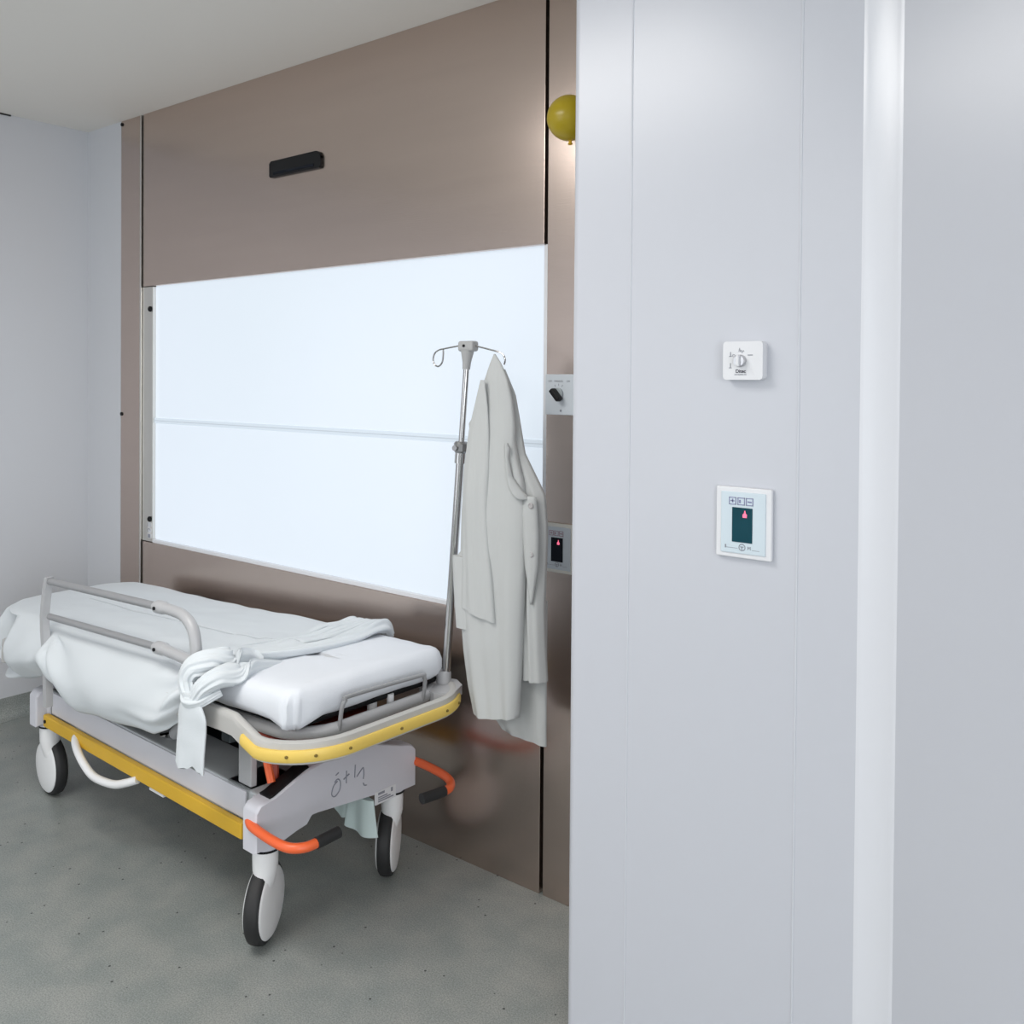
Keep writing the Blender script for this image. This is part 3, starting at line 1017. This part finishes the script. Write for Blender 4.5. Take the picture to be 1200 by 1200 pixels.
bundle([(.62, -.225, .712), (.585, -.300, .716), (.562, -.345, .702), (.555, -.360, .670)],
       [(0, .028), (.5, .034), (1, .022)], [(0, .012), (.5, .018), (1, .012)], 6, .10, 'knot', SHEET, bsx, twist=.3, seed=21, up=(0, -1, .4))
# gathered edge of the sheet: ridges that fan out from the knot across the mattress
fan = [(.545, .572, .600, .585), (.522, .545, .568, .560), (.500, .515, .535, .532), (.480, .482, .500, .505), (.462, .448, .462, .475), (.445, .412, .420, .440)]
for k, (xa, xb, xc, xd) in enumerate(fan):
    wv = .006 * (-1) ** k
    bundle([(xa * .4 + .57 * .6, -.285, .716 - .004 * k), (xa, -.200, .709 - .002 * k), (xb, -.080 + wv, .697 - .002 * k), (xc - wv, .050, .694 - .002 * k), (xc + .002, .140, .699), ((xc + xd) / 2, .210, .708 - .002 * k), (xd, .258, .702), (xd - .004, .285, .672)],
           [(0, .016), (.2, .017), (.6, .0165), (.85, .022), (1, .016)], [(0, .012), (.25, .015), (.6, .014), (.85, .021 - .0016 * k), (1, .010)],
           3, .16, 'gathered_fold', SHEET, bsx, twist=1.2 + .5 * k, seed=3 + 2 * k, n=28, fn=T)
# hanging tail
tr = []
for i in range(31):
    f = i / 30
    z = .685 - .192 * f
    wdt = .034 + .028 * sstep(0, .35, f) + .004 * f
    cx = .562 - .012 * f
    ring = []
    for q in range(48):
        a = 2 * pi * q / 48
        x = cx + wdt * cos(a)
        fo = .007 * sin(x * 52 + 1 + 1.5 * f) * (.5 + .5 * f) + .004 * fb(x * 20, f * 3, 2)
        zz = z + (.005 * sin(x * 90) - .002 * (x - cx) / .06 + .003 * sin(x * 210)) * sstep(.75, 1, f)
        ring.append((x, -.385 + .012 * sin(a) + fo, zz))
    tr.append(ring)
MB().rings(tr).build('tail', SHEET, bsx, smooth=80)

# ------------------------------------------------------------------ pale green cloth hanging below the chassis
hc = empty('hanging_cloth', (SX, SY, 0), SA)
tag(hc, 'pale green folded cloth hanging under the foot end of the stretcher', 'cloth')
for xa, xb, yc, bot, fl in ((.588, .705, .115, .165, .014), (.490, .600, .130, .178, .0)):
    gc = []
    for i in range(25):
        f = i / 24
        ring = []
        for q in range(48):
            a = 2 * pi * q / 48
            hw = (xb - xa) / 2 + fl * (f - .3)
            x = (xa + xb) / 2 + hw * cos(a)
            y = yc + .012 * sin(a) + .007 * sin((x - .5) * 62) * (.4 + .6 * f)
            top = .273
            ring.append((x, y, top + (bot - top + .03 * ((x - (xa + xb) / 2) / hw) ** 2 * (1 if fl == 0 else .12)) * f))
        gc.append(ring)
    MB().rings(gc).build('fold', GREENC, hc, smooth=80)

# ------------------------------------------------------------------ drip pole
PB, PT = Vector((-1.806, 1.985, .585)), Vector((-1.7265, 1.985, 1.585))
dp = empty('drip_pole', PB)
tag(dp, 'tall chrome drip pole with wire hooks rising from the stretcher corner', 'drip pole')
D_ = PT - PB


def pp(f, dx=0, dz=0):
    return D_ * f + Vector((dx, 0, dz))


MB().tube([pp(0), pp(.725)], .0122, 16).build('lower_tube', CHROME, dp)
MB().tube([pp(.70), pp(.985)], .0088, 16).build('upper_tube', CHROME, dp)
MB().tube([pp(.675), pp(.705)], .0165, 16).build('sleeve', CHROME, dp)
cl = MB().tube([pp(.705), pp(.711), pp(.731), pp(.737)], [.017, .0215, .0215, .017], 10).build('clamp_collar', mat('dull_collar', (.30, .30, .30), .35, .8, bump=.03), dp)
MB().tube([pp(.72) + Vector((0, -.018, 0)), pp(.72) + Vector((.002, -.032, 0))], .008, 10).build('clamp_screw', CHROME, cl)
hd = MB()
hd.tube([pp(.945), pp(.965), pp(1.0)], [.011, .0125, .020], 14)
hd.box(D_.x - .026, D_.x + .030, -.016, .016, D_.z - .004, D_.z + .026, .007, 3)
hd.build('head_bracket', mat('bracket_plastic', (.40, .40, .40), .5, bump=.05), dp)
MB().lathe([(.004, 0), (.004, .003)], 10, Matrix.Translation((D_.x, -.016, D_.z + .012)) @ Matrix.Rotation(pi / 2, 4, 'X')).build('screw', BLACK, dp)
hz = D_.z + .014
hk = [(D_.x - .024, 0, hz), (D_.x - .085, 0, hz - .008), (D_.x - .110, 0, hz - .012), (D_.x - .128, 0, hz - .022), (D_.x - .134, 0, hz - .040), (D_.x - .128, 0, hz - .055), (D_.x - .112, 0, hz - .060), (D_.x - .098, 0, hz - .048), (D_.x - .094, 0, hz - .028), (D_.x - .094, 0, hz - .012)]
MB().tube(hk, .0025, 8, smooth=6).build('hook', CHROME, dp)
hk = [(D_.x + .028, 0, hz - .002), (D_.x + .085, 0, hz - .014), (D_.x + .112, 0, hz - .020), (D_.x + .130, 0, hz - .028), (D_.x + .138, 0, hz - .042), (D_.x + .135, 0, hz - .056)]
MB().tube(hk, .0025, 8, smooth=6).build('hook', CHROME, dp)

# ------------------------------------------------------------------ white coat hung on the hook
CYc = 1.965
lab = empty('lab_coat', (-1.606, CYc, 1.572))
tag(lab, 'long white buttoned coat hanging by its collar from the drip pole hook', 'coat')


def hang(name, tab, yc, thick, folds, seed, m=COAT, n=72, step=.012, hem=None, parent=lab):
    """cloth tube: tab rows of (height, left x, right x); thick = (height, half thickness) table"""
    zs = sorted([r[0] for r in tab])
    lt = sorted((r[0], r[1]) for r in tab)
    rt = sorted((r[0], r[2]) for r in tab)
    thick = sorted(thick)
    N = max(8, int((zs[-1] - zs[0]) / step))
    rings = []
    ox, oy, oz = -1.606, CYc, 1.572
    for i in range(N + 1):
        z = zs[-1] + (zs[0] - zs[-1]) * i / N
        a0, a1 = lerp_tab(lt, z), lerp_tab(rt, z)
        th = lerp_tab(thick, z)
        f = i / N
        ring = []
        for q in range(n):
            a = 2 * pi * q / n
            x = (a0 + a1) / 2 + (a1 - a0) / 2 * cos(a)
            rel = (x - a0) / max(1e-4, a1 - a0)
            y = yc + th * math.copysign(abs(sin(a)) ** .8, sin(a))
            y += folds * min(1, th / .02) * (sin(rel * 9 + seed + 1.5 * fb(z * 2, seed, 0)) + .6 * sin(rel * 21 + seed * 2 + z * 2) + .8 * fb(x * 14, z * 5, seed)) * (.25 + .75 * f) * abs(sin(a)) ** .5
            zz = z + (hem(rel) * sstep(.85, 1, f) if hem else 0)
            ring.append((x - ox, y - oy, zz - oz))
        rings.append(ring)
    return MB().rings(rings).build(name, m, parent, smooth=80)


# heights and x from the hanging shape (metres)
body = [(1.572, -1.608, -1.604), (1.545, -1.622, -1.582), (1.50, -1.640, -1.558), (1.44, -1.662, -1.541), (1.375, -1.679, -1.532), (1.33, -1.684, -1.532), (1.28, -1.692, -1.520), (1.22, -1.712, -1.500), (1.12, -1.720, -1.490), (1.01, -1.722, -1.492), (1.00, -1.736, -1.492), (.86, -1.722, -1.500), (.74, -1.708, -1.505), (.64, -1.690, -1.508), (.565, -1.668, -1.512)]
hang('coat_body', body, CYc - .005, [(1.572, .003), (1.5, .014), (1.3, .028), (1.1, .034), (.565, .030)], .006, 2.0, hem=lambda r: .022 * r * r)
side = [(1.53, -1.605, -1.590), (1.46, -1.60, -1.553), (1.40, -1.60, -1.540), (1.30, -1.58, -1.520), (1.22, -1.56, -1.470), (1.19, -1.55, -1.452), (1.10, -1.545, -1.444), (1.00, -1.540, -1.447), (.88, -1.535, -1.450), (.78, -1.53, -1.446), (.682, -1.53, -1.441)]
hang('front_panel', side, CYc + .022, [(1.53, .003), (1.4, .010), (1.2, .020), (.68, .020)], .006, 5.0, hem=lambda r: .008 * r)
back = [(.90, -1.67, -1.46), (.70, -1.66, -1.459), (.58, -1.652, -1.459), (.545, -1.645, -1.459), (.515, -1.615, -1.458)]
hang('back_panel', back, CYc + .05, [(.9, .014), (.51, .012)], .005, 8.0, hem=lambda r: -.012 * r)
slv = [(1.50, -1.632, -1.618), (1.43, -1.652, -1.606), (1.36, -1.672, -1.600), (1.25, -1.688, -1.598), (1.14, -1.692, -1.602), (1.05, -1.689, -1.597), (.96, -1.690, -1.585), (.865, -1.693, -1.574)]
hang('sleeve', slv, CYc - .034, [(1.50, .002), (1.36, .008), (1.2, .018), (.865, .016)], .003, 1.0, hem=lambda r: -.026 * r)
# bump of the other cuff peeking out on the left
hang('collar', [(1.425, -1.665, -1.640), (1.405, -1.688, -1.64), (1.375, -1.710, -1.64), (1.345, -1.704, -1.64), (1.315, -1.690, -1.65)], CYc + .01, [(1.425, .005), (1.37, .012), (1.315, .006)], .001, 3.0)
# opening: the turned-back edge and the buttoned strip below it
def ribbon(name, rows, solid=.002):
    g = []
    for z, xl, wd, y0, y1 in [tuple(r) for r in rows]:
        g.append([(xl + wd * k / 4 + 1.606, y0 + (y1 - y0) * k / 4 - .004 * sin(pi * k / 4), z - 1.572) for k in range(5)])
    return MB().grid(g).build(name, COAT, lab, smooth=80, solid=solid)


def rows_of(tab, k=6):
    zs = [r[0] for r in tab]
    out = []
    n = (len(tab) - 1) * k
    for i in range(n + 1):
        z = zs[0] + (zs[-1] - zs[0]) * i / n
        out.append([z] + [lerp_tab(sorted((r[0], r[c]) for r in tab), z) for c in range(1, len(tab[0]))])
    return out


ribbon('lapel', rows_of([(1.330, -1.541, .004, -.034, -.030), (1.315, -1.543, .012, -.036, -.026), (1.29, -1.540, .006, -.036, -.028), (1.24, -1.533, .010, -.038, -.024), (1.215, -1.526, .022, -.040, -.020), (1.19, -1.512, .030, -.038, -.012), (1.18, -1.498, .020, -.030, -.006)]))
ribbon('placket', rows_of([(1.19, -1.494, .034, -.012, -.004), (1.14, -1.500, .046, -.016, -.004), (1.08, -1.494, .044, -.016, -.004), (1.00, -1.488, .036, -.014, -.004), (.90, -1.474, .005, -.006, -.004)]))
for z, x in ((1.165, -1.472), (1.035, -1.470)):
    MB().lathe([(.0085, 0), (.0085, .002), (.006, .0035), (.004, .002)], 16, Matrix.Translation((x + 1.606, -.0115, z - 1.572)) @ Matrix.Rotation(pi / 2, 4, 'X')).build('button', mat('coat_button', (.42, .40, .40), .4, bump=.02) if 'coat_button' not in bpy.data.materials else bpy.data.materials['coat_button'], lab)
# pocket patch on the left side
hang('pocket', [(1.003, -1.736, -1.668), (.99, -1.737, -1.664), (.90, -1.731, -1.662), (.80, -1.722, -1.664)], CYc - .024, [(1.003, .012), (.9, .012), (.8, .008)], .001, 4.0)
